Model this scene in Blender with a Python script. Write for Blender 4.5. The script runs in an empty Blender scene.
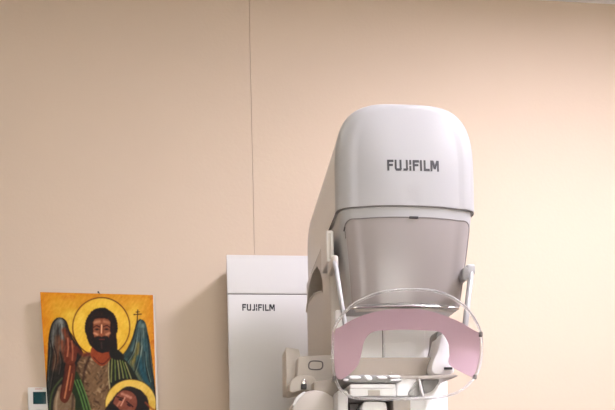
import bpy, bmesh, math, random
import numpy as np
from mathutils import Vector, Matrix
from mathutils.bvhtree import BVHTree
random.seed(7)
C = bpy.context.scene.collection
PI = math.pi

# ---------------------------------------------------------------- materials
def mat(name, col, rough=.5, noise=0.0, nscale=8.0, bump=0.0, bscale=60.0, metal=0.0, spec=.5, coat=0.0, trans=0.0, ior=1.45):
    m = bpy.data.materials.new(name); m.use_nodes = True
    nt = m.node_tree; b = nt.nodes['Principled BSDF']
    b.inputs['Base Color'].default_value = (*col, 1)
    b.inputs['Roughness'].default_value = rough
    b.inputs['Metallic'].default_value = metal
    b.inputs['Specular IOR Level'].default_value = spec
    b.inputs['Coat Weight'].default_value = coat
    b.inputs['Transmission Weight'].default_value = trans
    b.inputs['IOR'].default_value = ior
    tc = nt.nodes.new('ShaderNodeTexCoord')
    if noise > 0:
        n = nt.nodes.new('ShaderNodeTexNoise'); n.inputs['Scale'].default_value = nscale; n.inputs['Detail'].default_value = 4
        nt.links.new(tc.outputs['Object'], n.inputs['Vector'])
        r = nt.nodes.new('ShaderNodeMixRGB'); r.blend_type = 'MIX'
        r.inputs['Color1'].default_value = (*[c * (1 - noise) for c in col], 1)
        r.inputs['Color2'].default_value = (*[min(1, c * (1 + noise)) for c in col], 1)
        nt.links.new(n.outputs['Fac'], r.inputs['Fac']); nt.links.new(r.outputs['Color'], b.inputs['Base Color'])
    if bump > 0:
        n2 = nt.nodes.new('ShaderNodeTexNoise'); n2.inputs['Scale'].default_value = bscale; n2.inputs['Detail'].default_value = 3
        nt.links.new(tc.outputs['Object'], n2.inputs['Vector'])
        bp = nt.nodes.new('ShaderNodeBump'); bp.inputs['Strength'].default_value = bump; bp.inputs['Distance'].default_value = .002
        nt.links.new(n2.outputs['Fac'], bp.inputs['Height']); nt.links.new(bp.outputs['Normal'], b.inputs['Normal'])
    return m

M = {}
M['wall'] = mat('wall_paint', (.58, .474, .368), .75, .012, 2.0, .25, 90, spec=.25)
M['ceiling'] = mat('ceiling_paint', (.78, .79, .77), .85, .01, 3, .1, 80, spec=.2)
M['floor'] = mat('vinyl_floor', (.24, .23, .22), .35, .05, 14, .05, 40)
M['seam'] = mat('seam_shadow_gap', (.42, .35, .29), .8, .03)
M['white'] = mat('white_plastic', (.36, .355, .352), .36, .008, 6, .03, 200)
M['bright'] = mat('white_plastic_lifted', (.93, .93, .92), .4, .008, 6)  # white plastic made paler to offset the shade under the head
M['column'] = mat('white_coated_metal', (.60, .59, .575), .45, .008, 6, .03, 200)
M['body'] = mat('white_plastic_lit', (.66, .635, .60), .42, .01, 6)  # head's white plastic, lightened and warmed like light bounced off the wall
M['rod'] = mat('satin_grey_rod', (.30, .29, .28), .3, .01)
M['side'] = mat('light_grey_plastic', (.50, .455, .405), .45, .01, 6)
M['warmgrey'] = mat('warm_grey_plastic', (.33, .285, .235), .45, .02, 10)
M['grey'] = mat('mid_grey_plastic', (.24, .23, .22), .4, .02, 10)
M['mauve'] = mat('smoked_mauve_panel', (.285, .255, .245), .3, .02, 5, spec=.5)
M['dark'] = mat('dark_rubber', (.045, .04, .04), .6, .03)
M['line'] = mat('grey_gasket', (.17, .155, .15), .6, .03)
M['logo'] = mat('grey_lettering', (.03, .028, .03), .5, .03)
M['logoblack'] = mat('black_lettering', (.02, .02, .025), .5, .03)
M['pink'] = mat('pink_sheet', (.56, .385, .445), .5, .02, 9)
nt = M['pink'].node_tree; pb = nt.nodes['Principled BSDF']; tl = nt.nodes.new('ShaderNodeBsdfTranslucent'); tl.inputs['Color'].default_value = (.92, .72, .82, 1)
mx = nt.nodes.new('ShaderNodeMixShader'); mx.inputs[0].default_value = .06; out = nt.nodes['Material Output']
nt.links.new(pb.outputs[0], mx.inputs[1]); nt.links.new(tl.outputs[0], mx.inputs[2]); nt.links.new(mx.outputs[0], out.inputs['Surface'])
M['button'] = mat('white_button', (.92, .91, .91), .3, .01)
M['brown'] = mat('dark_taupe_plastic', (.13, .105, .095), .5, .03)
M['chrome'] = mat('brushed_steel', (.62, .60, .58), .25, .03, 30, metal=1.0)
M['screen'] = mat('teal_display', (.006, .045, .05), .25, .15, 60)
M['thermo'] = mat('thermostat_white', (.62, .61, .57), .4, .01)
M['red'] = mat('red_print', (.5, .2, .15), .6, .03)
M['canvas'] = mat('pale_canvas_edge', (.60, .54, .46), .8, .04, 40)
M['lampframe'] = mat('white_lamp_frame', (.8, .8, .8), .5, .01)

def clear_mat():
    m = bpy.data.materials.new('clear_acrylic'); m.use_nodes = True; nt = m.node_tree; nt.nodes.clear()
    o = nt.nodes.new('ShaderNodeOutputMaterial'); mx = nt.nodes.new('ShaderNodeMixShader')
    t = nt.nodes.new('ShaderNodeBsdfTransparent'); t.inputs['Color'].default_value = (.985, .985, .985, 1)
    g = nt.nodes.new('ShaderNodeBsdfGlossy'); g.inputs['Roughness'].default_value = .06
    fr = nt.nodes.new('ShaderNodeFresnel'); fr.inputs['IOR'].default_value = 1.2
    ge = nt.nodes.new('ShaderNodeNewGeometry'); sub = nt.nodes.new('ShaderNodeMath'); sub.operation = 'SUBTRACT'; sub.inputs[0].default_value = 1
    mu = nt.nodes.new('ShaderNodeMath'); mu.operation = 'MULTIPLY'
    nt.links.new(ge.outputs['Backfacing'], sub.inputs[1]); nt.links.new(sub.outputs[0], mu.inputs[0]); nt.links.new(fr.outputs[0], mu.inputs[1])
    nt.links.new(mu.outputs[0], mx.inputs[0]); nt.links.new(t.outputs[0], mx.inputs[1]); nt.links.new(g.outputs[0], mx.inputs[2])
    nt.links.new(mx.outputs[0], o.inputs[0]); return m
M['clear'] = clear_mat()
M['rim'] = mat('polished_acrylic_edge', (.93, .93, .93), .04, 0, trans=.8, ior=1.49)

def lamp_mat(name, col, s):
    m = bpy.data.materials.new(name); m.use_nodes = True; nt = m.node_tree; nt.nodes.clear()
    o = nt.nodes.new('ShaderNodeOutputMaterial'); e = nt.nodes.new('ShaderNodeEmission')
    e.inputs['Color'].default_value = (*col, 1); e.inputs['Strength'].default_value = s
    nt.links.new(e.outputs[0], o.inputs[0]); return m

# ---------------------------------------------------------------- mesh helpers
def link(name, bm, material, parent=None, smooth=30, origin=None):
    bmesh.ops.recalc_face_normals(bm, faces=bm.faces[:])
    me = bpy.data.meshes.new(name)
    if origin is not None:
        bmesh.ops.translate(bm, verts=bm.verts[:], vec=-Vector(origin))
    bm.to_mesh(me); bm.free()
    ms = material if isinstance(material, (list, tuple)) else [material]
    for m in ms: me.materials.append(m)
    o = bpy.data.objects.new(name, me); C.objects.link(o)
    if origin is not None: o.location = origin
    if parent is not None:
        o.parent = parent
        pw = Vector((0, 0, 0)); p = parent
        while p is not None: pw += Vector(p.location); p = p.parent
        o.location = Vector(o.location) - pw
    if smooth:
        for p in me.polygons: p.use_smooth = True
        try: me.set_sharp_from_angle(angle=math.radians(smooth))
        except Exception: pass
    return o

def bevel(bm, w, seg=3, ang=40):
    es = [e for e in bm.edges if len(e.link_faces) == 2 and e.calc_face_angle(0) > math.radians(ang)]
    bmesh.ops.bevel(bm, geom=es, offset=w, segments=seg, profile=.5, affect='EDGES', clamp_overlap=True)

def box(bm, x0, x1, y0, y1, z0, z1, bw=0.0, seg=3):
    b = bmesh.new()
    bmesh.ops.create_cube(b, size=1)
    for v in b.verts:
        v.co = Vector((x0 + (v.co.x + .5) * (x1 - x0), y0 + (v.co.y + .5) * (y1 - y0), z0 + (v.co.z + .5) * (z1 - z0)))
    if bw: bevel(b, bw, seg)
    merge(bm, b)

def merge(bm, b):
    me = bpy.data.meshes.new('tmp'); b.to_mesh(me); b.free(); bm.from_mesh(me); bpy.data.meshes.remove(me)

def smooth_poly(pts, n=2):
    """Chaikin corner cutting on a closed polygon."""
    for _ in range(n):
        q = []
        for i in range(len(pts)):
            a = pts[i]; b = pts[(i + 1) % len(pts)]
            q.append(tuple(.75 * a[k] + .25 * b[k] for k in range(len(a)))); q.append(tuple(.25 * a[k] + .75 * b[k] for k in range(len(a))))
        pts = q
    return pts

def prism(bm, pts, y0, y1, bw=0.0, seg=2):
    """Front outline (x,z) extruded from y0 to y1."""
    b = bmesh.new()
    vs = [b.verts.new((x, y0, z)) for x, z in pts]
    f = b.faces.new(vs)
    r = bmesh.ops.extrude_face_region(b, geom=[f])
    bmesh.ops.translate(b, verts=[v for v in r['geom'] if isinstance(v, bmesh.types.BMVert)], vec=(0, y1 - y0, 0))
    bmesh.ops.recalc_face_normals(b, faces=b.faces[:])
    if bw: bevel(b, bw, seg)
    bmesh.ops.triangulate(b, faces=[f for f in b.faces if len(f.verts) > 4])
    merge(bm, b)

def prism_x(bm, pts, x0, x1, bw=0.0, seg=2):
    """Side outline (y,z) extruded from x0 to x1."""
    b = bmesh.new()
    vs = [b.verts.new((x0, y, z)) for y, z in pts]
    f = b.faces.new(vs)
    r = bmesh.ops.extrude_face_region(b, geom=[f])
    bmesh.ops.translate(b, verts=[v for v in r['geom'] if isinstance(v, bmesh.types.BMVert)], vec=(x1 - x0, 0, 0))
    bmesh.ops.recalc_face_normals(b, faces=b.faces[:])
    if bw: bevel(b, bw, seg)
    bmesh.ops.triangulate(b, faces=[f for f in b.faces if len(f.verts) > 4])
    merge(bm, b)

def tube(bm, pts, rad, n=10, closed=False, ry=None):
    pts = [Vector(p) for p in pts]; rings = []
    N = len(pts)
    for i, p in enumerate(pts):
        if closed: t = pts[(i + 1) % N] - pts[i - 1]
        else: t = pts[min(i + 1, N - 1)] - pts[max(i - 1, 0)]
        t.normalize()
        up = Vector((0, 1, 0)) if abs(t.y) < .9 else Vector((0, 0, 1))
        a = t.cross(up).normalized(); b = a.cross(t).normalized()
        r = rad[i] if isinstance(rad, (list, tuple)) else rad
        rb = r if ry is None else ry
        rings.append([bm.verts.new(p + a * (r * math.cos(2 * PI * k / n)) + b * (rb * math.sin(2 * PI * k / n))) for k in range(n)])
    for i in range(N if closed else N - 1):
        A = rings[i]; B = rings[(i + 1) % N]
        for k in range(n): bm.faces.new((A[k], A[(k + 1) % n], B[(k + 1) % n], B[k]))
    if not closed:
        bm.faces.new(rings[0]); bm.faces.new(rings[-1][::-1])

def spline(pts, n=6, closed=False):
    """Catmull-Rom through points."""
    out = []; N = len(pts)
    rng = range(N) if closed else range(N - 1)
    for i in rng:
        if closed: P = [Vector(pts[(i + k - 1) % N]) for k in range(4)]
        else: P = [Vector(pts[max(0, min(N - 1, i + k - 1))]) for k in range(4)]
        for j in range(n):
            t = j / n
            out.append(.5 * ((2 * P[1]) + (P[2] - P[0]) * t + (2 * P[0] - 5 * P[1] + 4 * P[2] - P[3]) * t * t + (3 * P[1] - P[0] - 3 * P[2] + P[3]) * t ** 3))
    if not closed: out.append(Vector(pts[-1]))
    return out

def thing(name, label, cat, loc=(0, 0, 0), group=None):
    o = bpy.data.objects.new(name, None); C.objects.link(o); o.location = loc
    o['label'] = label; o['category'] = cat
    if group: o['group'] = group
    return o
def struct(o): o['kind'] = 'structure'; return o

# ---------------------------------------------------------------- room
X0, X1, YB, YF, H = -2.3, 3.4, 2.75, -2.6, 3.06
SX = 0.112
bm = bmesh.new()
box(bm, X0 - .1, SX - .0007, YB, YB + .06, 0, H)
box(bm, SX + .0007, X1 + .1, YB, YB + .06, 0, H)
struct(link('wall_back', bm, M['wall'], smooth=0))
bm = bmesh.new(); box(bm, SX - .05, SX + .05, YB + .0612, YB + .08, 0, H); struct(link('trim_1', bm, M['seam'], smooth=0))
bm = bmesh.new(); box(bm, X0 - .1, X0, YF, YB, 0, H); struct(link('wall_left', bm, M['wall'], smooth=0))
bm = bmesh.new(); box(bm, X1, X1 + .1, YF, YB, 0, H); struct(link('wall_right', bm, M['wall'], smooth=0))
WX0, WX1, WZ0, WZ1 = -.5, 1.5, .7, 1.9
bm = bmesh.new()
box(bm, X0 - .1, WX0, YF - .1, YF, 0, H); box(bm, WX1, X1 + .1, YF - .1, YF, 0, H)
box(bm, WX0, WX1, YF - .1, YF, 0, WZ0); box(bm, WX0, WX1, YF - .1, YF, WZ1, H)
struct(link('wall_front', bm, M['wall'], smooth=0))
bm = bmesh.new()
for a in ((WX0, WX0 + .06, WZ0, WZ1), (WX1 - .06, WX1, WZ0, WZ1), (WX0, WX1, WZ0, WZ0 + .06), (WX0, WX1, WZ1 - .06, WZ1), ((WX0 + WX1) / 2 - .04, (WX0 + WX1) / 2 + .04, WZ0, WZ1)):
    box(bm, a[0], a[1], YF - .08, YF - .02, a[2], a[3])
wn = struct(link('fill_window_1', bm, M['lampframe'], smooth=0))  # unseen window, added to light the machine from the front
bm = bmesh.new(); box(bm, WX0 + .05, WX1 - .05, YF - .055, YF - .049, WZ0 + .05, WZ1 - .05); link('pane', bm, M['clear'], wn, 0)
bm = bmesh.new(); box(bm, X0 - .1, X1 + .1, YF - .1, YB + .1, -.1, 0); struct(link('floor', bm, M['floor'], smooth=0))
bm = bmesh.new(); box(bm, X0 - .1, X1 + .1, YF - .1, YB + .1, H, H + .1); struct(link('ceiling', bm, M['ceiling'], smooth=0))
bm = bmesh.new(); box(bm, X0, X1, YB - .012, YB, 0, .09, .003); struct(link('baseboard_back', bm, M['ceiling'], smooth=0))

def ceiling_lamp(x, y, w, d, col, s, label):
    t = thing('ceiling_light', label, 'ceiling light', (x, y, H))
    bm = bmesh.new()
    for a in ((x - w / 2 - .02, x + w / 2 + .02, y - d / 2 - .02, y - d / 2), (x - w / 2 - .02, x + w / 2 + .02, y + d / 2, y + d / 2 + .02),
              (x - w / 2 - .02, x - w / 2, y - d / 2, y + d / 2), (x + w / 2, x + w / 2 + .02, y - d / 2, y + d / 2)):
        box(bm, *a, H - .022, H)
    link('frame', bm, M['lampframe'], t, 0)
    bm = bmesh.new(); box(bm, x - w / 2, x + w / 2, y - d / 2, y + d / 2, H - .016, H - .002)
    link('diffuser', bm, lamp_mat('lamp_diffuser', col, s), t, 0)
    return t
ceiling_lamp(1.5, 1.1, .6, .6, (1, .955, 1.11), 86, 'square white LED ceiling panel nearest the right wall')
ceiling_lamp(.95, -.7, .6, .6, (.99, .985, 1), 12, 'square white LED ceiling panel furthest from the back wall')
ceiling_lamp(-.8, 1.35, .6, .6, (1, .985, .98), 6, 'square white LED ceiling panel above the painted icon side of the room')

# ---------------------------------------------------------------- the machine
mach = thing('mammography_machine', 'white mammography machine with rounded tube head and clear pink-edged face shield', 'medical machine', (.41, 2.3, 0))

# --- column behind the arm
bm = bmesh.new(); box(bm, 0.0023, 0.7949, 2.5, 2.735, .06, 1.7805, .006)
col = link('column', bm, M['column'], mach)
bm = bmesh.new()
pts = [(2.5 + .001, 1.7805 + .0025), (2.5 + .004, 1.7805 + .03), (2.5 + .010, 1.7805 + .07), (2.5 + .020, 1.9329 - .028), (2.5 + .030, 1.9329 - .008), (2.5 + .042, 1.9329), (2.735, 1.9329), (2.735, 1.7805 + .0025)]
prism_x(bm, pts, 0.0023, 0.7949, .004)
link('upper_cover', bm, M['column'], col)
bm = bmesh.new(); box(bm, 0.0023 + .003, 0.7949 - .003, 2.5 + .004, 2.72, 1.7805, 1.7805 + .0025); link('seam_line', bm, M['line'], col, 0)
bm = bmesh.new(); box(bm, .30, .51, 2.18, 2.5 + .01, .9, 1.6, .02); link('arm_pivot', bm, M['side'], mach)
bm = bmesh.new(); box(bm, -.06, .80, 1.75, 2.735, 0, .06, .012); link('base_plate', bm, M['side'], mach)

# --- tube head: rounded arch outline lofted from a bulging front to the back
XC, HW, ZB, ZC, HH = .4170, .1640, 1.742, 1.80, .1885
NEXP = 3.6
def arch():
    pts = [(HW * k / 12, 0) for k in range(0, 12)]
    pts += [(HW, (ZC - ZB) * k / 6) for k in range(0, 6)]
    for k in range(0, 33):
        a = PI / 2 * k / 32
        pts.append((HW * abs(math.cos(a)) ** (2 / NEXP), ZC - ZB + HH * abs(math.sin(a)) ** (2 / NEXP)))
    left = [(-x, z) for x, z in pts[1:-1]][::-1]
    return pts + left
ring = arch()
def headrings():
    R = []
    for k in range(0, 9):
        ph = PI / 2 * k / 8
        R.append((1 - .27 * (1 - math.cos(ph)), 1.592 - .036 * math.sin(ph)))
    R += [(s, 1.541 + .015 * (s / .73) ** 2.4) for s in (.70, .65, .58, .5, .4, .3, .2, .1)]
    return R
HR = headrings()
def plan_y(s):
    """front of the head in plan: depth at lateral fraction s of the half width"""
    s = abs(s)
    for (a, ya), (b, yb) in zip(HR, HR[1:]):
        if b <= s <= a: return yb + (ya - yb) * (s - b) / (a - b)
    return HR[-1][1] if s < HR[-1][0] else HR[0][1]
bm = bmesh.new()
def addring(s, y, dz=0):
    sz = 1 - (1 - s) * .095 / .27 if s > .73 else .905 * s / .73
    return [bm.verts.new((XC + x * s, y, ZB + z * sz)) for x, z in ring]
seq = [(.9, 1.603), (.993, 1.602)] + HR
rs = [addring(s, y) for s, y in seq]
for A, B in zip(rs, rs[1:]):
    for k in range(len(A)):
        bm.faces.new((A[k], A[(k + 1) % len(A)], B[(k + 1) % len(A)], B[k]))
bm.faces.new(rs[0][::-1])
cv = bm.verts.new((XC, 1.542, ZB))
L = rs[-1]
top = bm.verts.new((XC, 1.5425, ZB + .018))
for k in range(len(L)): bm.faces.new((L[k], L[(k + 1) % len(L)], top))
bm.verts.remove(cv)
bmesh.ops.recalc_face_normals(bm, faces=bm.faces[:])
head_bvh = BVHTree.FromBMesh(bm)
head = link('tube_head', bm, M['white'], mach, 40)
bm = bmesh.new()
rs = [addring(s, y) for s, y in [(.95, 2.20), (.97, 2.195), (.985, 2.18), (.994, 2.15), (.994, 2.0), (.994, 1.85), (.994, 1.7), (.994, 1.604), (.9, 1.603)]]
for A, B in zip(rs, rs[1:]):
    for k in range(len(A)):
        bm.faces.new((A[k], A[(k + 1) % len(A)], B[(k + 1) % len(A)], B[k]))
bm.faces.new(rs[0][::-1]); bm.faces.new(rs[-1])
link('head_body', bm, M['body'], head, 40)

# --- lettering
def letters():
    """FUJIFILM in a grid one unit high: list of (quads) as outlines"""
    t = .18; out = []; x = 0
    def q(a, b, c, d): out.append([(x + a, b), (x + c, b), (x + c, d), (x + a, d)])
    def F():
        q(0, 0, t, 1); q(t, .78, .58, 1); q(t, .42, .52, .62)
    def U():
        q(0, .2, t, 1); q(.45, .2, .45 + t, 1); out.append([(x, .2), (x + .12, 0), (x + .565, 0), (x + .685, .2)])
    def J():
        q(.24, .2, .24 + t, 1); out.append([(x, 0), (x + .36, 0), (x + .475, .2), (x, .2)])
    def I(): q(0, 0, t, 1)
    def I2():
        q(0, .56, t, 1); q(0, 0, t, .44)
    def L():
        q(0, 0, t, 1); q(t, 0, .56, .21)
    def Mm():
        q(0, 0, t, 1); q(.63, 0, .63 + t, 1)
        out.append([(x + t, 1), (x + t, .62), (x + .36, .2), (x + .505, .2), (x + .63, .62), (x + .63, 1), (x + .57, 1), (x + .4325, .52), (x + .295, 1)])
    F(); x += .68; U(); x += .79; J(); x += .56; I2(); x += .32; F(); x += .67; I(); x += .345; L(); x += .63; Mm(); x += .87
    return out, x
def logo(name, x0, z0, w, h, tilt, cast, material, parent):
    sh, tw = letters(); bm = bmesh.new()
    for poly in sh:
        b = bmesh.new()
        f = b.faces.new([b.verts.new((px / tw * w, 0, pz * h)) for px, pz in poly])
        bmesh.ops.triangulate(b, faces=[f])
        bmesh.ops.subdivide_edges(b, edges=b.edges[:], cuts=2, use_grid_fill=True)
        bmesh.ops.triangulate(b, faces=b.faces[:])
        for v in b.verts:
            X = x0 + v.co.x; Z = z0 + v.co.z + tilt * v.co.x
            v.co = Vector((X, cast(X, Z) - .0006, Z))
        r = bmesh.ops.extrude_face_region(b, geom=b.faces[:])
        bmesh.ops.translate(b, verts=[v for v in r['geom'] if isinstance(v, bmesh.types.BMVert)], vec=(0, .0008, 0))
        merge(bm, b)
    return link(name, bm, material, parent, 0)
def hcast(x, z):
    p = head_bvh.ray_cast(Vector((x, 1, z)), Vector((0, 1, 0)))[0]
    return p.y if p else 1.55
logo('logo', 0.3652, 1.8194, 0.1213, 0.0247, 0.0107, hcast, M['logo'], head)
logo('logo', 0.0546, 1.7219, 0.1172, 0.0236, -0.0077, lambda x, z: 2.5, M['logoblack'], col)

# --- lower housing below the head seam
ZT = 1.7395; ZLOW = 1.523
def hous_w(z):
    t = (ZT - z) / (ZT - ZLOW)
    return .1585 - .0035 * min(1, t / .12) - .0215 * max(0, (t - .12) / .88) ** 1.0
def hous_xc(z):
    t = (ZT - z) / (ZT - ZLOW); return XC - .004 * t
def hous_pt(s, z, off=0):
    t = (ZT - z) / (ZT - ZLOW)
    return Vector((hous_xc(z) + hous_w(z) * s, plan_y(s) + .003 + .02 * t ** 2 - off, z))
S = [-1, -.995, -.985, -.97, -.95, -.92, -.88, -.84, -.76, -.66, -.54, -.4, -.25, -.1]; S = S + [-s for s in S[::-1]]
Z = [ZT, ZT - .004, ZT - .012, ZT - .022, ZT - .05, ZT - .09, ZT - .13, ZT - .17, ZT - .20, ZLOW + .006, ZLOW]
bm = bmesh.new(); rows = []
for z in Z:
    r = [bm.verts.new(hous_pt(s, z)) for s in S]
    y1 = 1.77
    r += [bm.verts.new((hous_xc(z) + hous_w(z), y1, z)), bm.verts.new((hous_xc(z) - hous_w(z), y1, z))]
    rows.append(r)
for A, B in zip(rows, rows[1:]):
    for k in range(len(A)): bm.faces.new((A[k], A[(k + 1) % len(A)], B[(k + 1) % len(A)], B[k]))
bm.faces.new(rows[0]); bm.faces.new(rows[-1][::-1])
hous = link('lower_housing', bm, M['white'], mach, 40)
# seam gasket between head and housing
bm = bmesh.new()
P = [Vector((XC + HW * .992 * s, plan_y(s) + .0015, ZB - .0012)) for s in S]
tube(bm, [P[0] + Vector((0, .5, 0))] + [P[0] + Vector((0, .02, 0))] + P + [P[-1] + Vector((0, .02, 0)), P[-1] + Vector((0, .5, 0))], [.0009, .0009] + [.0014] * len(P) + [.0009, .0009], 6)
link('seam_gasket', bm, M['line'], head)
# smoked window on the housing front, with rounded upper corners
ZW1 = 1.7135; ZW0 = 1.5255
def win_top(s):
    a = abs(s); e = .945; r = .10
    if a > e - r: return ZW1 - .017 * (1 - math.sqrt(max(0, 1 - ((a - e + r) / r) ** 2)))
    return ZW1
WS = [.945 * math.sin(PI / 2 * k / 20) for k in range(-20, 21)]
bm = bmesh.new(); rows = []
for j in range(13):
    rows.append([bm.verts.new(hous_pt(s, win_top(s) + (ZW0 - win_top(s)) * j / 12, .0035)) for s in WS])
for A, B in zip(rows, rows[1:]):
    for k in range(len(A) - 1): bm.faces.new((A[k], A[k + 1], B[k + 1], B[k]))
r = bmesh.ops.extrude_face_region(bm, geom=bm.faces[:])
bmesh.ops.translate(bm, verts=[v for v in r['geom'] if isinstance(v, bmesh.types.BMVert)], vec=(0, .0036, 0))
win = link('smoked_window', bm, M['mauve'], hous, 40); win['label'] = 'glossy grey-mauve window on the front of the housing'
bm = bmesh.new()
P = [hous_pt(.95, ZW0 + (ZW1 - .017 - ZW0) * k / 8, .0025) for k in range(9)] + [hous_pt(s * 1.005, win_top(s) + .0012, .003) for s in WS[::-1]] + [hous_pt(-.95, ZW1 - .02 - .006 * k, .002) for k in range(4)]
tube(bm, P, [.0021] * 9 + [.0016] * len(WS) + [.0012] * 4, 6)
link('window_gasket', bm, M['line'], hous)
bm = bmesh.new(); b = hous_pt(.0, ZW1 + .0005, .006); box(bm, b.x - .004, b.x + .0165, b.y, b.y + .006, b.z - .0022, b.z + .0022, .0006); link('latch', bm, M['dark'], hous)
bm = bmesh.new(); b0 = hous_pt(-.945, 1.712, .004); b1 = hous_pt(-.965, 1.692, .004)
tube(bm, [b0 + Vector((0, 0, -.012)), b1], .0016, 6); link('clip', bm, M['dark'], hous)
# clear lip under the window
bm = bmesh.new()
P = [hous_pt(s, ZLOW - .0035, .004) for s in WS]
tube(bm, P, .0028, 8)
link('lower_lip', bm, M['chrome'], hous)
bm = bmesh.new()
P = [hous_pt(s * .93, ZLOW - .007, -.012) for s in WS]
tube(bm, P, .004, 8)
link('lower_trim', bm, M['side'], hous)

# --- gantry arm: the upright of the C, side recess and front track
AX0, AX1, AY0, AY1 = .2515, .545, 1.70, 2.20
bm = bmesh.new(); box(bm, AX0, AX1, AY0, AY1, .62, 1.7405, .007)
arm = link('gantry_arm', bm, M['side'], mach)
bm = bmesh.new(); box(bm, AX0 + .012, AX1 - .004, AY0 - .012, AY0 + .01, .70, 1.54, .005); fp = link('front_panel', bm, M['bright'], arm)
bm = bmesh.new(); box(bm, .3775, .3795, AY0 - .0128, AY0 - .010, .75, 1.53); link('panel_gap', bm, M['line'], arm, 0)
bm = bmesh.new(); box(bm, .3805, .485, AY0 - .018, AY0 - .008, .75, 1.53, .004); link('compression_track', bm, M['bright'], arm)
# hand recess on the left flank: a real pocket cut into the arm
bm = bmesh.new(); prism_x(bm, [(1.9251, 1.715), (1.865, 1.6813), (1.8286, 1.6499), (1.8176, 1.6181), (1.9047, 1.6377), (2.0179, 1.6578), (2.1198, 1.6681), (2.1816, 1.6675), (2.1715, 1.6901), (2.1247, 1.7152), (2.0307, 1.7253)], AX0 - .02, AX0 + .05)
cut = link('cutter', bm, M['side'], None, 0)
md = arm.modifiers.new('pocket', 'BOOLEAN'); md.operation = 'DIFFERENCE'; md.object = cut; md.solver = 'EXACT'
dg = bpy.context.evaluated_depsgraph_get(); dg.update()
nm = bpy.data.meshes.new_from_object(arm.evaluated_get(dg)); arm.modifiers.clear(); arm.data = nm
bpy.data.objects.remove(cut)
bm = bmesh.new(); tube(bm, [(AX0 - .001, y, z) for y, z in [(2.2024, 1.6503), (2.1701, 1.6679), (2.0935, 1.6647), (1.994, 1.6547), (1.8838, 1.6323), (1.814, 1.6158)]], .003, 6); link('recess_edge', bm, M['side'], arm)
# lower C: detector table below the frame
bm = bmesh.new(); box(bm, .26, .55, 1.42, 1.72, .92, .99, .015); link('breast_table', bm, M['white'], mach)

# --- shield arms (white rods) and pivots on the head sides
bm = bmesh.new(); tube(bm, [(0.2433, 1.56, 1.6173), (0.2427, 1.53, 1.5907), (0.2455, 1.5, 1.5236), (0.2535, 1.485, 1.449)], .0052, 12); rl = link('shield_arm', bm, M['white'], mach)
bm = bmesh.new(); tube(bm, [(0.562, 1.56, 1.6072), (0.5518, 1.54, 1.5741), (0.5326, 1.505, 1.5199), (0.5174, 1.485, 1.4537)], .0068, 12); rr = link('shield_arm', bm, M['rod'], mach)
bm = bmesh.new(); box(bm, 0.5453, 0.5666, 1.545, 1.64, 1.5883, 1.6123, .005); link('pivot', bm, M['white'], rr)
bm = bmesh.new(); prism(bm, smooth_poly([(0.5331, 1.602), (0.5449, 1.6044), (0.5491, 1.5817), (0.5395, 1.5703), (0.5314, 1.5748)], 2), 1.535, 1.56, .002); link('knuckle', bm, M['grey'], rr)
bm = bmesh.new(); box(bm, 0.238, 0.2517, 1.555, 1.64, 1.6067, 1.6316, .004); link('pivot', bm, M['side'], rl)

bm = bmesh.new(); box(bm, 0.2345, 0.2523, 1.62, 1.72, 1.6352, 1.71, .004); hc = link('hinge_cover', bm, M['body'], mach)
bm = bmesh.new(); box(bm, 0.2393, 0.2452, 1.6185, 1.63, 1.6422, 1.703, .002); link('hinge_slot', bm, M['side'], hc)

# --- face shield: curved clear sheet with polished rim and pink arch
def shY(x, z): return 1.44 + .04 * ((x - .392) / .165) ** 2 - .11 * max(0, (z - 1.40) / .13) ** 2
OUT = [(0.2236, 1.426), (0.2248, 1.4454), (0.2349, 1.4665), (0.2522, 1.4839), (0.2737, 1.4945), (0.3028, 1.5029), (0.335, 1.5062), (0.3686, 1.5067), (0.4058, 1.5053), (0.4421, 1.4998), (0.4781, 1.4888), (0.5141, 1.4699), (0.5386, 1.4479), (0.5505, 1.4209), (0.5495, 1.3865), (0.5387, 1.3553), (0.5159, 1.3282), (0.4856, 1.309), (0.4522, 1.3), (0.4007, 1.2957), (0.3476, 1.2954), (0.2963, 1.2975), (0.26, 1.3029), (0.2382, 1.319), (0.2267, 1.3475), (0.2229, 1.3884)]
OUT = [(p.x, p.z) for p in spline([(x, 0, z) for x, z in OUT], 5, True)]
cx = sum(p[0] for p in OUT) / len(OUT); cz = sum(p[1] for p in OUT) / len(OUT)
bm = bmesh.new(); rings = []
for s in (1, .85, .7, .55, .4, .25, .12):
    rings.append([bm.verts.new((cx + (x - cx) * s, shY(cx + (x - cx) * s, cz + (z - cz) * s), cz + (z - cz) * s)) for x, z in OUT])
for A, B in zip(rings, rings[1:]):
    for k in range(len(A)): bm.faces.new((A[k], A[(k + 1) % len(A)], B[(k + 1) % len(A)], B[k]))
bm.faces.new(rings[-1])
r = bmesh.ops.extrude_face_region(bm, geom=bm.faces[:])
bmesh.ops.translate(bm, verts=[v for v in r['geom'] if isinstance(v, bmesh.types.BMVert)], vec=(0, .003, 0))
shield = link('face_shield', bm, M['clear'], mach, 30); shield['label'] = 'clear rounded acrylic face shield with pink arch'
bm = bmesh.new(); tube(bm, [(x, shY(x, z) + .001, z) for x, z in OUT], .0032, 12, True, .0045); link('rim', bm, M['rim'], shield)
PO = [(p.x, p.z) for p in spline([(x, 0, z) for x, z in [(0.2313, 1.3435), (0.2262, 1.3739), (0.2244, 1.4061), (0.2246, 1.4425), (0.2389, 1.4516), (0.2598, 1.4619), (0.2885, 1.4707), (0.3235, 1.4759), (0.3638, 1.4772), (0.4063, 1.475), (0.4478, 1.4673), (0.4903, 1.4567), (0.5228, 1.4456), (0.5474, 1.4347), (0.5513, 1.4048), (0.5424, 1.3714), (0.5284, 1.3434)]], 5)]
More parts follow.
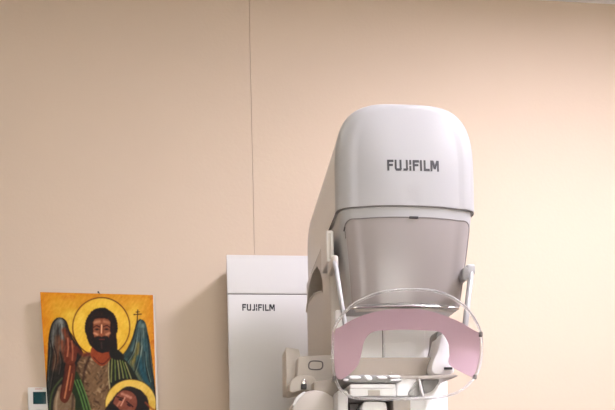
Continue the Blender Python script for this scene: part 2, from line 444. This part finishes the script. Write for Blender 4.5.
PI_ = [(p.x, p.z) for p in spline([(x, 0, z) for x, z in [(0.2373, 1.342), (0.2475, 1.3456), (0.2639, 1.3585), (0.2753, 1.3727), (0.2819, 1.3957), (0.287, 1.4183), (0.2965, 1.4327), (0.3103, 1.4388), (0.3286, 1.4396), (0.3701, 1.4401), (0.4132, 1.4386), (0.4401, 1.4377), (0.4545, 1.4323), (0.4675, 1.4168), (0.4724, 1.3959), (0.4701, 1.3702), (0.5006, 1.353)]], 5)]
bm = bmesh.new(); rows = []
for j in range(6):
    t = j / 5
    rows.append([bm.verts.new((a[0] + (b[0] - a[0]) * t, shY(a[0] + (b[0] - a[0]) * t, a[1] + (b[1] - a[1]) * t) + .0045, a[1] + (b[1] - a[1]) * t)) for a, b in zip(PO, PI_)])
for A, B in zip(rows, rows[1:]):
    for k in range(len(A) - 1): bm.faces.new((A[k], A[k + 1], B[k + 1], B[k]))
r = bmesh.ops.extrude_face_region(bm, geom=bm.faces[:])
bmesh.ops.translate(bm, verts=[v for v in r['geom'] if isinstance(v, bmesh.types.BMVert)], vec=(0, .0015, 0))
pk = link('pink_arch', bm, M['pink'], shield, 30); pk['label'] = 'matt pink arched sheet on the clear face shield'
for (x, z) in [(0.5463, 1.4368), (0.5318, 1.3441), (0.2257, 1.3454)]:
    bm = bmesh.new(); box(bm, x - .0035, x + .0035, shY(x, z) - .004, shY(x, z) + .009, z - .005, z + .005, .0015); link('rim_clip', bm, M['line'], shield)

# --- compression carriage behind the shield
carr = bmesh.new(); box(carr, 0.2666, 0.4876, 1.6, 1.68, 1.3627, 1.4088, .004); carr = link('compression_carriage', carr, M['warmgrey'], mach)
bm = bmesh.new(); prism(bm, smooth_poly([(0.4889, 1.4574), (0.4982, 1.454), (0.505, 1.4368), (0.5046, 1.4184), (0.5076, 1.3955), (0.5155, 1.3771), (0.5176, 1.3644), (0.4821, 1.3624), (0.4657, 1.3647), (0.4625, 1.3773), (0.4676, 1.3956), (0.4786, 1.4162), (0.485, 1.4391)], 2), 1.56, 1.64, .003); link('paddle_bracket', bm, M['bright'], carr)
bm = bmesh.new(); prism(bm, smooth_poly([(0.4895, 1.4724), (0.5039, 1.47), (0.4984, 1.4371), (0.4806, 1.3972), (0.4775, 1.362), (0.4534, 1.3622), (0.4684, 1.3879), (0.481, 1.4137), (0.4863, 1.4371)], 1), 1.60, 1.66, .002); link('bracket_web', bm, M['grey'], carr)
bm = bmesh.new(); prism(bm, [(0.4918, 1.3784), (0.5107, 1.3784), (0.5106, 1.3733), (0.4917, 1.3734)], 1.556, 1.562); link('slot', bm, M['dark'], carr, 0)
bm = bmesh.new(); prism(bm, smooth_poly([(0.2405, 1.3602), (0.3757, 1.3593), (0.4571, 1.3593), (0.5088, 1.3627), (0.5276, 1.3589), (0.5086, 1.3535), (0.4569, 1.3516), (0.3756, 1.3537), (0.2404, 1.3545)], 2), 1.555, 1.70, .001); link('paddle_rail', bm, M['side'], carr)
bm = bmesh.new(); prism(bm, smooth_poly([(0.4401, 1.3548), (0.4862, 1.3545), (0.4776, 1.3396), (0.4678, 1.3258), (0.4559, 1.3213), (0.4454, 1.3249)], 2), 1.57, 1.63, .003); link('paddle_clamp', bm, M['grey'], carr)
bm = bmesh.new(); prism(bm, smooth_poly([(0.4266, 1.3506), (0.4346, 1.3449), (0.4398, 1.3129), (0.4025, 1.3133), (0.4098, 1.3269)], 1), 1.555, 1.60, .002); link('clamp_wing', bm, M['grey'], carr)
bm = bmesh.new(); prism(bm, smooth_poly([(0.4282, 1.3531), (0.4328, 1.3508), (0.437, 1.3304), (0.4413, 1.3122), (0.4377, 1.3099), (0.4323, 1.3281)], 1), 1.548, 1.58, .001); link('clamp_lever', bm, M['button'], carr)
bm = bmesh.new(); prism(bm, [(0.3814, 1.3543), (0.428, 1.354), (0.4271, 1.3136), (0.3806, 1.314)], 1.56, 1.66, .003); link('clamp_block', bm, M['button'], carr)

# --- control panel under the carriage
bm = bmesh.new(); prism(bm, smooth_poly([(0.253, 1.3514), (0.2622, 1.36), (0.3869, 1.3583), (0.3865, 1.3393), (0.2595, 1.3402)], 1), 1.535, 1.66, .003); cp = link('control_panel', bm, M['grey'], mach)
for B in [[(0.2529, 1.3504), (0.2654, 1.3498), (0.2644, 1.3454), (0.2541, 1.3459)], [(0.2656, 1.3569), (0.2925, 1.3563), (0.293, 1.3497), (0.2677, 1.3498)], [(0.2977, 1.3585), (0.3151, 1.3579), (0.3194, 1.3468), (0.3069, 1.3465)], [(0.325, 1.3561), (0.3501, 1.3551), (0.3534, 1.3493), (0.3318, 1.3494)], [(0.3545, 1.3579), (0.382, 1.3576), (0.383, 1.3517), (0.358, 1.3519)], [(0.3579, 1.3488), (0.3829, 1.3497), (0.384, 1.345), (0.3612, 1.3448)]]:
    bm = bmesh.new(); prism(bm, smooth_poly(B, 1), 1.529, 1.54, .0015); link('button', bm, M['button'], cp)
bm = bmesh.new(); prism(bm, [(0.2685, 1.339), (0.3716, 1.3383), (0.3714, 1.3289), (0.2683, 1.3297)], 1.535, 1.66, .003); link('white_bar', bm, M['button'], cp)
bm = bmesh.new(); prism(bm, [(0.27, 1.3325), (0.375, 1.3316), (0.3746, 1.3125), (0.2696, 1.3134)], 1.545, 1.66, .002); link('front_plate', bm, M['bright'], cp)
bm = bmesh.new(); prism(bm, [(0.3105, 1.3257), (0.3379, 1.3255), (0.3376, 1.3131), (0.3102, 1.3134)], 1.5435, 1.549); link('rating_plate', bm, M['side'], cp, 0)
bm = bmesh.new(); prism(bm, smooth_poly([(0.2661, 1.3219), (0.2842, 1.315), (0.3759, 1.3153), (0.3757, 1.3062), (0.2692, 1.3039)], 1), 1.55, 1.66, .001); link('lower_gap', bm, M['line'], cp)
bm = bmesh.new(); prism(bm, [(0.2425, 1.3277), (0.2674, 1.3275), (0.265, 1.2153), (0.2401, 1.2157)], 1.55, 1.62, .006); link('handle_post', bm, M['column'], mach)
bm = bmesh.new(); box(bm, 0.2827, 0.3916, 1.63, 1.69, 1.2182, 1.3183, .003); lowb = link('lower_block', bm, M['brown'], mach)
bm = bmesh.new(); prism(bm, smooth_poly([(0.2989, 1.2385), (0.3001, 1.2976), (0.3084, 1.3037), (0.3524, 1.3033), (0.3604, 1.297), (0.3592, 1.2376)], 1), 1.57, 1.64, .004); link('grip_pad', bm, M['bright'], lowb)
bm = bmesh.new(); prism(bm, [(0.3735, 1.3083), (0.4156, 1.3079), (0.4141, 1.2368), (0.372, 1.2374)], 1.57, 1.64, .005); link('side_post', bm, M['side'], lowb)

# --- control module on the left flank of the arm
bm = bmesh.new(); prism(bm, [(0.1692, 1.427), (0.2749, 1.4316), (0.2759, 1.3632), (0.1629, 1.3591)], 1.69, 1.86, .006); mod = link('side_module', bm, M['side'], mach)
bm = bmesh.new(); prism(bm, [(0.1441, 1.4577), (0.1771, 1.4527), (0.1817, 1.4302), (0.178, 1.3752), (0.1472, 1.343), (0.1428, 1.3455)], 1.74, 1.86, .005); link('flange', bm, M['side'], mod)
bm = bmesh.new(); tube(bm, spline([(x, 1.688, z) for x, z in [(0.2005, 1.4137), (0.2237, 1.4136), (0.2292, 1.407), (0.2241, 1.3949), (0.2001, 1.3945), (0.1944, 1.4023)]], 4, True), .0016, 6, True); link('button_ring', bm, M['line'], mod)
bm = bmesh.new(); prism(bm, smooth_poly([(0.2005, 1.4137), (0.2237, 1.4136), (0.2292, 1.407), (0.2241, 1.3949), (0.2001, 1.3945), (0.1944, 1.4023)], 2), 1.6885, 1.70); link('button', bm, M['side'], mod)
bm = bmesh.new(); prism(bm, smooth_poly([(0.1432, 1.3323), (0.145, 1.3585), (0.1561, 1.3728), (0.1778, 1.3786), (0.2091, 1.3748), (0.2082, 1.3365), (0.177, 1.3415)], 1), 1.665, 1.80, .006); link('knob_hood', bm, M['side'], mod)
bm = bmesh.new(); prism(bm, smooth_poly([(0.1736, 1.3671), (0.1832, 1.367), (0.1838, 1.3433), (0.1726, 1.3434)], 1), 1.65, 1.67, .002); link('knob', bm, M['chrome'], mod)
bm = bmesh.new(); prism(bm, [(0.1722, 1.355), (0.1846, 1.3549), (0.1843, 1.3424), (0.1719, 1.3425)], 1.648, 1.668, .001); link('knob_base', bm, M['dark'], mod)
bm = bmesh.new(); prism(bm, [(0.1961, 1.3571), (0.2623, 1.3661), (0.2589, 1.3169), (0.2259, 1.3172), (0.1951, 1.3082)], 1.62, 1.70, .008); link('grip_block', bm, M['warmgrey'], mod)
bm = bmesh.new(); prism(bm, smooth_poly([(0.1423, 1.2847), (0.1497, 1.3077), (0.1663, 1.326), (0.1898, 1.3362), (0.2201, 1.3325), (0.2386, 1.3207), (0.2525, 1.3113), (0.2506, 1.2183), (0.1409, 1.22)], 2), 1.61, 1.72, .007); link('hand_wheel', bm, M['side'], mod)
bm = bmesh.new(); prism(bm, smooth_poly([(0.1442, 1.2978), (0.1539, 1.3184), (0.1727, 1.3321), (0.1773, 1.3297), (0.1596, 1.3138), (0.1512, 1.2989)], 1), 1.603, 1.63, .002); link('wheel_rim', bm, M['column'], mod)

# ---------------------------------------------------------------- thermostat
th = thing('thermostat', 'square white wall thermostat with dark teal screen left of the painted icon', 'thermostat', (-0.7103, 2.75, 1.3961))
bm = bmesh.new(); box(bm, -0.7506, -0.67, 2.728, 2.75, 1.3961, 1.4826, .004); link('housing', bm, M['thermo'], th)
bm = bmesh.new(); box(bm, -0.7305, -0.6833, 2.726, 2.731, 1.4192, 1.4651, .001); link('screen', bm, M['screen'], th)
bm = bmesh.new(); box(bm, -0.7229, -0.6957, 2.7272, 2.729, 1.4747, 1.4773); link('printed_mark', bm, M['red'], th, 0)
# nail above the painting
bm = bmesh.new(); tube(bm, [((-0.4811, 1.8387)[0], 2.75, (-0.4811, 1.8387)[1]), ((-0.4811, 1.8387)[0], 2.715, (-0.4811, 1.8387)[1])], .0022, 8); tube(bm, [((-0.4811, 1.8387)[0], 2.717, (-0.4811, 1.8387)[1]), ((-0.4811, 1.8387)[0], 2.713, (-0.4811, 1.8387)[1])], .0035, 10)
o = link('nail', bm, M['dark'], origin=((-0.4811, 1.8387)[0], 2.75, (-0.4811, 1.8387)[1])); o['label'] = 'small dark nail head just above the top edge of the painted icon'; o['category'] = 'nail'

# ---------------------------------------------------------------- painting
TL, TR, BL, BR = map(Vector, [(-0.6883, 2.692, 1.8319), (-0.2762, 2.692, 1.8234), (-0.6735, 2.712, 1.395), (-0.2749, 2.712, 1.3905)])
pt = thing('painting', 'unframed painted icon of a winged bearded saint with yellow ground, hung on the beige wall', 'painting', ((BL + BR) / 2 + Vector((0, .015, 0))))
VH = 1.30   # picture height in widths
def pos(u, v):
    k = v / ((410 - 292) / 113.0)
    return (TL * (1 - u) + TR * u) * (1 - k) + (BL * (1 - u) + BR * u) * k
nrm = (TR - TL).cross(BL - TL).normalized()
if nrm.y < 0: nrm = -nrm
bm = bmesh.new()
q = [pos(0, 0), pos(1.008, 0), pos(1.02, VH), pos(0, VH)]
A = [bm.verts.new(p + nrm * .0004) for p in q]; B = [bm.verts.new(p + nrm * .028) for p in q]
bm.faces.new(A); bm.faces.new(B[::-1])
for k in range(4): bm.faces.new((A[k], A[(k + 1) % 4], B[(k + 1) % 4], B[k]))
link('canvas', bm, M['canvas'], pt, 0)

NU, NV = 230, 300
uu, vv = np.meshgrid(np.linspace(0, 1, NU), np.linspace(0, VH, NV))
PXX = 40 + uu * 113 + vv * 113 * (.068 - .034 * uu)      # picture plane coordinates used to lay the design out
PYY = 292 + 3 * uu * (1 - vv / VH) + vv * 113
rng = np.random.default_rng(3)
def noise(sx, sy, ang=0.0, oct_=3):
    ca, sa = math.cos(ang), math.sin(ang); out = np.zeros_like(PXX); amp = 1; tot = 0
    for o in range(oct_):
        g = rng.random((70, 70)); X = ((PXX * ca + PYY * sa) / sx * 2 ** o) % 69; Y = ((-PXX * sa + PYY * ca) / sy * 2 ** o) % 69
        xi = X.astype(int); yi = Y.astype(int); fx = X - xi; fy = Y - yi; fx = fx * fx * (3 - 2 * fx); fy = fy * fy * (3 - 2 * fy)
        x2 = (xi + 1) % 70; y2 = (yi + 1) % 70
        out += amp * ((g[yi, xi] * (1 - fx) + g[yi, x2] * fx) * (1 - fy) + (g[y2, xi] * (1 - fx) + g[y2, x2] * fx) * fy); tot += amp; amp *= .55
    return out / tot
N1 = noise(9, 9); N2 = noise(4, 4); N3 = noise(2, 2)
IMG = np.zeros(PXX.shape + (3,))
def over(mask, col):
    col = np.asarray(col, float); mask = np.clip(mask, 0, 1)[..., None]
    IMG[:] = IMG * (1 - mask) + col * mask
def sd_poly(P):
    P = [np.array(p, float) for p in P]; d = np.full(PXX.shape, 1e9); ins = np.zeros(PXX.shape, bool)
    for i in range(len(P)):
        a = P[i]; b = P[i - 1]; ex, ey = b - a; wx = PXX - a[0]; wy = PYY - a[1]
        t = np.clip((wx * ex + wy * ey) / max(1e-9, ex * ex + ey * ey), 0, 1)
        d = np.minimum(d, (wx - ex * t) ** 2 + (wy - ey * t) ** 2)
        c = (a[1] > PYY) != (b[1] > PYY)
        ins ^= c & (PXX < (b[0] - a[0]) * (PYY - a[1]) / ((b[1] - a[1]) if abs(b[1] - a[1]) > 1e-9 else 1e-9) + a[0])
    d = np.sqrt(d); return np.where(ins, -d, d)
def soft(sd, w=.5): return np.clip(.5 - sd / (2 * w), 0, 1)
def curve(P, closed=False):
    return [(p.x, p.z) for p in spline([(x, 0, y) for x, y in P], 5, closed)]
def poly(P, col, w=.5, sm=True, wob=.6):
    P2 = curve(P, True) if sm else P
    over(soft(sd_poly(P2) + (N2 - .5) * wob, w), col); return sd_poly(P2)
def stroke(P, col, width, w=.4, alpha=1.0, taper=False):
    P = curve(P) if len(P) > 2 else P
    d = np.full(PXX.shape, 1e9); n = len(P) - 1
    for i in range(n):
        a, b = np.array(P[i], float), np.array(P[i + 1], float); ex, ey = b - a
        t = np.clip(((PXX - a[0]) * ex + (PYY - a[1]) * ey) / max(1e-9, ex * ex + ey * ey), 0, 1)
        k = (i + t) / n; wd = width * (1 - .75 * np.abs(2 * k - 1) ** 2) if taper else width
        d = np.minimum(d, np.sqrt((PXX - a[0] - ex * t) ** 2 + (PYY - a[1] - ey * t) ** 2) - wd / 2)
    over(soft(d + (N3 - .5) * .3, w) * alpha, col)
def ell(cx, cy, rx, ry, rot=0):
    c, s = math.cos(rot), math.sin(rot); X = (PXX - cx) * c + (PYY - cy) * s; Y = -(PXX - cx) * s + (PYY - cy) * c
    return (np.sqrt((X / rx) ** 2 + (Y / ry) ** 2) - 1) * min(rx, ry)
def lerp(a, b, t):
    t = np.clip(t, 0, 1)[..., None]; return np.array(a, float) * (1 - t) + np.array(b, float) * t
# colours are display values 0-255
gold = lerp((200, 148, 40), (222, 186, 76), N1 * 1.1)
edge = np.minimum(np.minimum(PXX - 40 - .055 * (PYY - 292), 153 + .03 * (PYY - 292) - PXX), PYY - 291)
gold = gold * (1 - np.clip(1 - edge / 22, 0, 1)[..., None]) + lerp((196, 118, 24), (214, 150, 44), N1) * np.clip(1 - edge / 22, 0, 1)[..., None]
IMG[:] = gold
over(np.clip((N1 - .62) * 4, 0, .5) * np.clip(1 - edge / 16, 0, 1), (176, 88, 20))
halo = ell(101, 327, 28.6, 29.4)
over(soft(halo, .6), lerp((214, 164, 50), (226, 188, 76), N1 + .1))
over(soft(np.abs(halo) - .55, .5) * .95, (92, 54, 18))
# wings
WL = [(57, 318), (52, 324), (49, 338), (48.5, 356), (47, 380), (46, 410), (46, 440), (70, 440), (80, 400), (78, 372), (82, 352), (74, 340), (69, 331), (66, 322), (62, 318)]
poly(WL, (36, 32, 30), .6)
stroke([(57, 321), (54, 330), (53, 345)], (120, 122, 116), 5, 1.8, .75)
stroke([(61, 321), (62, 334), (60, 348)], (150, 156, 150), 5, 1.8, .8)
stroke([(58, 338), (57, 352), (55, 368)], (104, 70, 50), 6, 2, .9)
stroke([(64, 330), (68, 340), (76, 350)], (122, 62, 40), 5, 1.5, .9)
stroke([(62, 342), (64, 352), (66, 360)], (128, 72, 50), 5, 1.5, .9)
for k in range(5): stroke([(55 + 2.6 * k, 324), (54 + 3.2 * k, 340), (52 + 3.6 * k, 362)], (58, 50, 46), .7, .5, .6)
stroke([(50, 350), (49, 375), (48, 405)], (52, 58, 56), 3, 1.2, .8)
stroke([(58, 365), (53, 382), (52, 400)], (46, 44, 38), 3, 1.2, .7)
WR = [(140, 319.5), (136.5, 324), (134, 333), (130, 345), (124, 354), (118, 362), (126, 372), (134, 384), (146, 396), (156, 412), (157, 440), (158.5, 440), (156.5, 400), (153.5, 375), (150.5, 352), (148, 334), (145, 322)]
poly(WR, (44, 62, 62), .6)
stroke([(140, 322), (138, 336), (133, 350)], (96, 118, 116), 4, 1.5, .85)
stroke([(143, 325), (143, 340), (140, 356)], (128, 146, 138), 3.4, 1.4, .75)
stroke([(138, 344), (136, 356), (130, 366)], (150, 128, 62), 4, 1.5, .8)
stroke([(145, 340), (146, 356), (145, 370)], (56, 92, 98), 4, 1.6, .9)
stroke([(139, 358), (142, 370), (148, 384)], (36, 80, 92), 5, 1.8, .9)
stroke([(132, 362), (137, 374), (146, 388)], (120, 116, 78), 3, 1.2, .7)
stroke([(126, 360), (132, 372), (142, 388)], (60, 88, 84), 4, 1.5, .8)
for k in range(5): stroke([(138 + 1.6 * k, 328), (134 + 3 * k, 348), (130 + 4.5 * k, 372)], (26, 34, 36), .6, .5, .55)
stroke([(148, 336), (151, 354), (154, 380), (157, 410)], (22, 24, 26), 1.4, .5, .9)
for P_ in ([(50.5, 340), (52, 352), (50, 366), (49.5, 380)], [(54, 346), (56.5, 358), (54, 372), (51, 390)], [(60, 352), (62, 362), (60, 374)], [(67, 346), (70, 354), (68, 362)]):
    stroke(P_, (24, 22, 22), .9, .5, .8); stroke([(x - 1.2, y) for x, y in P_], (112, 104, 92), .6, .5, .6)
stroke([(57, 318.3), (52, 324), (49, 338), (48.3, 356), (47, 380), (46, 410)], (20, 18, 18), 1.1, .5, .95)
stroke([(62, 318.3), (66, 322), (69, 331), (75, 340), (82, 352)], (40, 20, 14), 1.1, .5, .9)
for P_ in ([(136, 340), (133, 352), (127, 362)], [(141, 346), (139, 358), (135, 372)], [(145, 352), (146, 366), (150, 382)], [(149, 344), (150, 358), (153, 376)]):
    stroke(P_, (20, 28, 32), .9, .5, .8); stroke([(x + 1.1, y) for x, y in P_], (140, 152, 130), .6, .5, .6)
stroke([(140, 319.5), (136.5, 324), (134, 333), (130, 345), (122, 356)], (24, 26, 24), .9, .5, .9)
# body: hair tunic of camel skin
poly([(80, 358), (88, 353), (100, 352), (112, 353), (122, 362), (128, 380), (126, 410), (126, 440), (72, 440), (70, 412), (74, 385), (76, 368)], (88, 66, 48), .6)
over(soft(sd_poly(curve([(84, 358), (99, 362), (109, 358), (108, 384), (110, 412), (90, 412), (84, 384)], True)), 5) * .45, (150, 122, 90))
for k in range(210):
    x = 77 + 47 * rng.random(); y = 355 + 66 * rng.random(); l = 1.6 + 2.6 * rng.random()
    a = (.75 if x < 99 else 2.3) + 1.1 * (rng.random() - .5)
    g_ = rng.random(); cc = (172, 146, 112) if g_ < .38 else ((124, 98, 70) if g_ < .6 else (60, 42, 30))
    stroke([(x, y), (x + l * math.cos(a), y + l * math.sin(a))], cc, .9 + .9 * rng.random(), .8, .6)
stroke([(89, 357), (84, 372), (82, 395), (84, 420)], (54, 36, 28), 2, .9, .8)
# green mantle left of the tunic and right shoulder
poly([(72, 378), (77, 372), (84, 390), (90, 410), (93, 440), (74, 440), (70, 408)], (38, 52, 30), .6)
for k in range(3): stroke([(74 + 3 * k, 380), (80 + 3 * k, 396), (86 + 3.4 * k, 418)], (92, 128, 70), 1.4, .5, .85)
poly([(110, 352), (118, 355), (127, 362), (134, 372), (140, 386), (130, 384), (118, 386), (112, 392), (109, 375)], (30, 34, 24), .6)
for k in range(6):
    stroke([(112 + 2.6 * k, 356 + 1.3 * k), (111.5 + 3.6 * k, 368 + 1.2 * k), (111 + 4.4 * k, 382 + .4 * k)], [(140, 144, 84), (112, 128, 66), (156, 152, 98)][k % 3], 1.3, .5, .85)
stroke([(109, 356), (108.5, 375), (110, 392)], (196, 188, 140), 1.1, .5, .7)
poly([(112, 384), (122, 379), (136, 381), (146, 390), (140, 398), (116, 398)], (22, 22, 24), .7)
# sleeve and raised blessing arm
poly([(62, 384), (55, 396), (53, 410), (54, 440), (74, 440), (75, 410), (74, 396)], (120, 100, 78), .7)
stroke([(62, 378), (53, 390), (50, 406), (51, 420)], (70, 84, 50), 1.8, .6, .9)
stroke([(58, 392), (56, 406), (57, 425)], (170, 150, 124), 2, .9, .7)
stroke([(73, 395), (72, 410), (70, 430)], (66, 50, 40), 2, .9, .8)
poly([(66, 362), (74, 362), (75, 372), (73, 386), (69, 399), (65, 403), (60.5, 400), (60, 394), (63, 380)], (92, 46, 30), .5)
stroke([(70, 366), (67, 384), (64.5, 398)], (206, 136, 96), 1.4, .7, .9)
stroke([(72, 374), (69.5, 390)], (176, 104, 74), 1.2, .6, .8)
stroke([(65, 372), (62, 386), (60.5, 398)], (70, 26, 20), 1, .5, .9)
poly([(66, 340), (68, 336), (70, 342), (72, 340), (74, 349), (77, 352), (74, 363), (66, 363), (64, 354)], (104, 54, 38), .5)
stroke([(67.5, 338), (68, 348), (67, 356)], (184, 116, 86), 1.4, .6, .85)
stroke([(71.5, 341), (72.5, 350), (72, 360)], (176, 104, 76), 1.3, .6, .85)
stroke([(69.7, 343), (70, 352)], (64, 26, 20), .8, .4, .9)
stroke([(76, 348), (82, 354), (88, 354)], (98, 44, 34), 4, 1.2, .8)
# neck, hair, beard, face
poly([(93, 346), (110, 346), (112, 356), (102, 366), (91, 357)], (138, 66, 38), .5)
stroke([(93, 357), (102, 364), (111, 356)], (78, 36, 24), 1, .5, .9)
hair = [(101, 308.5), (94, 310), (89, 315), (86.3, 322), (85.3, 330), (86.5, 337), (88.5, 343), (92.5, 347), (97, 351.5), (102, 353), (107, 351.5), (111.5, 349.5), (116, 351), (117, 346), (116.3, 338), (116.4, 328), (114.5, 319), (110.5, 312.5)]
poly(hair, (38, 20, 16), .6, wob=2.0)
for k in range(60):
    a = rng.random() * 2 * PI; r_ = .78 + .25 * rng.random(); x = 101 + 14 * r_ * math.cos(a); y = 329 + 18 * r_ * math.sin(a)
    stroke([(x, y), (x + 1.2 * rng.random(), y + 1.5)], (66, 34, 24), .7, .4, .5)
poly([(93.4, 321), (97, 318.5), (105.5, 318.5), (109.6, 322), (109.6, 332), (107.5, 340), (101.5, 343), (95.5, 340), (93, 332)], (132, 80, 56), .6)
stroke([(94, 322.5), (99, 321.5)], (188, 136, 102), 2.6, 1, .8); stroke([(104, 321.5), (108.5, 322.5)], (180, 126, 94), 2.6, 1, .75)
stroke([(101.3, 325), (101, 333)], (232, 178, 138), 1.3, .5, .95); stroke([(99.8, 325), (99.7, 333)], (90, 48, 34), .8, .4, .8)
stroke([(102.7, 325), (103, 333)], (112, 64, 44), .8, .4, .7)
stroke([(93.4, 327.3), (96, 325.6), (99.3, 326.8)], (58, 28, 22), 1.1, .4, .9); stroke([(103.3, 326.6), (106.5, 325.4), (109.5, 327.2)], (58, 28, 22), 1.1, .4, .9)
over(soft(ell(96.6, 329.3, 2.2, 1), .4), (70, 40, 32)); over(soft(ell(106.3, 329.2, 2.2, 1), .4), (70, 40, 32))
over(soft(ell(96.6, 329.2, .7, .6), .3), (18, 10, 10)); over(soft(ell(106.3, 329.1, .7, .6), .3), (18, 10, 10))
stroke([(94, 333), (97, 334.5)], (204, 142, 106), 2.2, .9, .85); stroke([(106, 334.5), (109, 333)], (206, 146, 110), 2.4, 1, .8)
over(soft(ell(101.2, 334.4, 1.7, .9), .4), (150, 84, 60))
poly([(94, 338), (99, 336), (101.3, 336.6), (104, 336), (108.2, 337), (109.2, 344), (105, 351), (98.5, 351), (93, 344)], (32, 17, 15), .7, wob=1.4)
stroke([(99, 339.3), (104, 339.3)], (116, 54, 44), 1, .4, .8)
stroke([(101, 343), (101.5, 348)], (84, 70, 66), 1.6, .7, .6)
poly([(110, 349), (118, 350), (124, 357), (118, 360), (110, 357)], (30, 24, 18), .8)
for k in range(26):
    a = PI * (.95 + 1.1 * k / 25); x = 101 + 14.8 * math.cos(a); y = 328 + 18.5 * math.sin(a)
    over(soft(ell(x, y, 1.6 + .8 * rng.random(), 1.6 + .8 * rng.random()), .5), (36, 19, 15))
# small cross of the staff
stroke([(137.7, 310), (137, 322)], (52, 34, 20), .9, .4); stroke([(133.8, 314.5), (141.2, 314)], (52, 34, 20), .9, .4); stroke([(136, 312), (139.4, 311.8)], (52, 34, 20), .7, .4)
stroke([(137, 322), (134, 334), (128, 348)], (44, 34, 24), .9, .5, .8)
# second haloed head at the lower right
h2 = ell(131, 404.5, 26, 25)
over(soft(h2, .6), lerp((206, 164, 62), (228, 196, 104), N1 + .1)); over(soft(np.abs(h2) - .5, .5) * .6, (70, 48, 24))
poly([(133, 387), (122, 389), (112, 400), (104, 414), (104, 440), (146, 440), (150, 420), (149, 404), (144, 393)], (34, 18, 18), .7, wob=1.8)
poly([(122, 391), (131, 392), (137, 399), (136, 409), (128, 416), (118, 416), (113, 408), (115, 398)], (128, 74, 58), .6)
stroke([(122, 394), (131, 398)], (196, 140, 116), 2.6, 1, .8); stroke([(121, 401), (116, 408)], (186, 122, 96), 2, .8, .8)
stroke([(117, 397), (124, 399)], (50, 24, 22), 1.3, .5, .9); stroke([(127, 402), (133, 407)], (50, 24, 22), 1.3, .5, .9)
over(soft(ell(120.5, 400, 2, 1, .3), .4), (44, 22, 22)); over(soft(ell(129, 405.5, 2.2, 1.1, .6), .4), (56, 24, 26))
stroke([(125, 398), (121, 406)], (210, 152, 124), 1.3, .5, .9)
poly([(112, 404), (120, 410), (128, 416), (124, 440), (104, 440), (106, 412)], (30, 16, 17), .7, wob=1.4)
stroke([(146, 403), (152, 409), (156, 411)], (150, 70, 30), 2, .7, .7)
# darker foot of the panel (below the photograph's edge)
over(np.clip((PYY - 418) / 14, 0, 1) * .8, (58, 46, 34))
# brush texture
tex = (noise(1.6, 5, .6) - .5) * 22 + (N3 - .5) * 10
IMG[:] = np.clip(IMG + tex[..., None], 0, 255)
lin = np.clip((IMG / 255.0 - .36) * 1.2 + .36, .02, 1) ** 2.2 * 0.76
bm = bmesh.new()
vs = [[bm.verts.new(pos(uu[j, i], vv[j, i])) for i in range(NU)] for j in range(NV)]
for j in range(NV - 1):
    for i in range(NU - 1): bm.faces.new((vs[j][i], vs[j + 1][i], vs[j + 1][i + 1], vs[j][i + 1]))
pm = bpy.data.materials.new('oil_paint'); pm.use_nodes = True
nt = pm.node_tree; b = nt.nodes['Principled BSDF']; at_ = nt.nodes.new('ShaderNodeAttribute'); at_.attribute_name = 'paint'
nt.links.new(at_.outputs['Color'], b.inputs['Base Color']); b.inputs['Roughness'].default_value = .5; b.inputs['Specular IOR Level'].default_value = .25
pic = link('painted_picture', bm, pm, pt, 30)
ca = pic.data.color_attributes.new('paint', 'FLOAT_COLOR', 'POINT')
buf = np.ones((NV * NU, 4), np.float32); buf[:, :3] = lin.reshape(-1, 3)
ca.data.foreach_set('color', buf.ravel())

# ---------------------------------------------------------------- camera and view
psi, rho = math.radians(6.3), math.radians(1.2)
rv = Vector((math.cos(psi), -math.sin(psi), 0)); fv = Vector((math.sin(psi), math.cos(psi), 0)); zv = Vector((0, 0, 1))
ru = rv * math.cos(rho) - zv * math.sin(rho); uv_ = zv * math.cos(rho) + rv * math.sin(rho)
cd = bpy.data.cameras.new('camera'); cam = bpy.data.objects.new('camera', cd); C.objects.link(cam)
cam.matrix_world = Matrix(((ru.x, uv_.x, -fv.x, 0), (ru.y, uv_.y, -fv.y, 0), (ru.z, uv_.z, -fv.z, 1.15), (0, 0, 0, 1)))
cd.sensor_width = 36; cd.lens = 36 * 700 / 615; cd.shift_y = 265 / 615; cd.clip_start = .05
sc = bpy.context.scene; sc.camera = cam
w = bpy.data.worlds.new('world'); sc.world = w; w.use_nodes = True
w.node_tree.nodes['Background'].inputs['Color'].default_value = (1, .97, .915, 1); w.node_tree.nodes['Background'].inputs['Strength'].default_value = 14.5
vs_ = sc.view_settings; vs_.view_transform = 'Standard'; vs_.look = 'None'; vs_.gamma = 1; vs_.exposure = 0.15
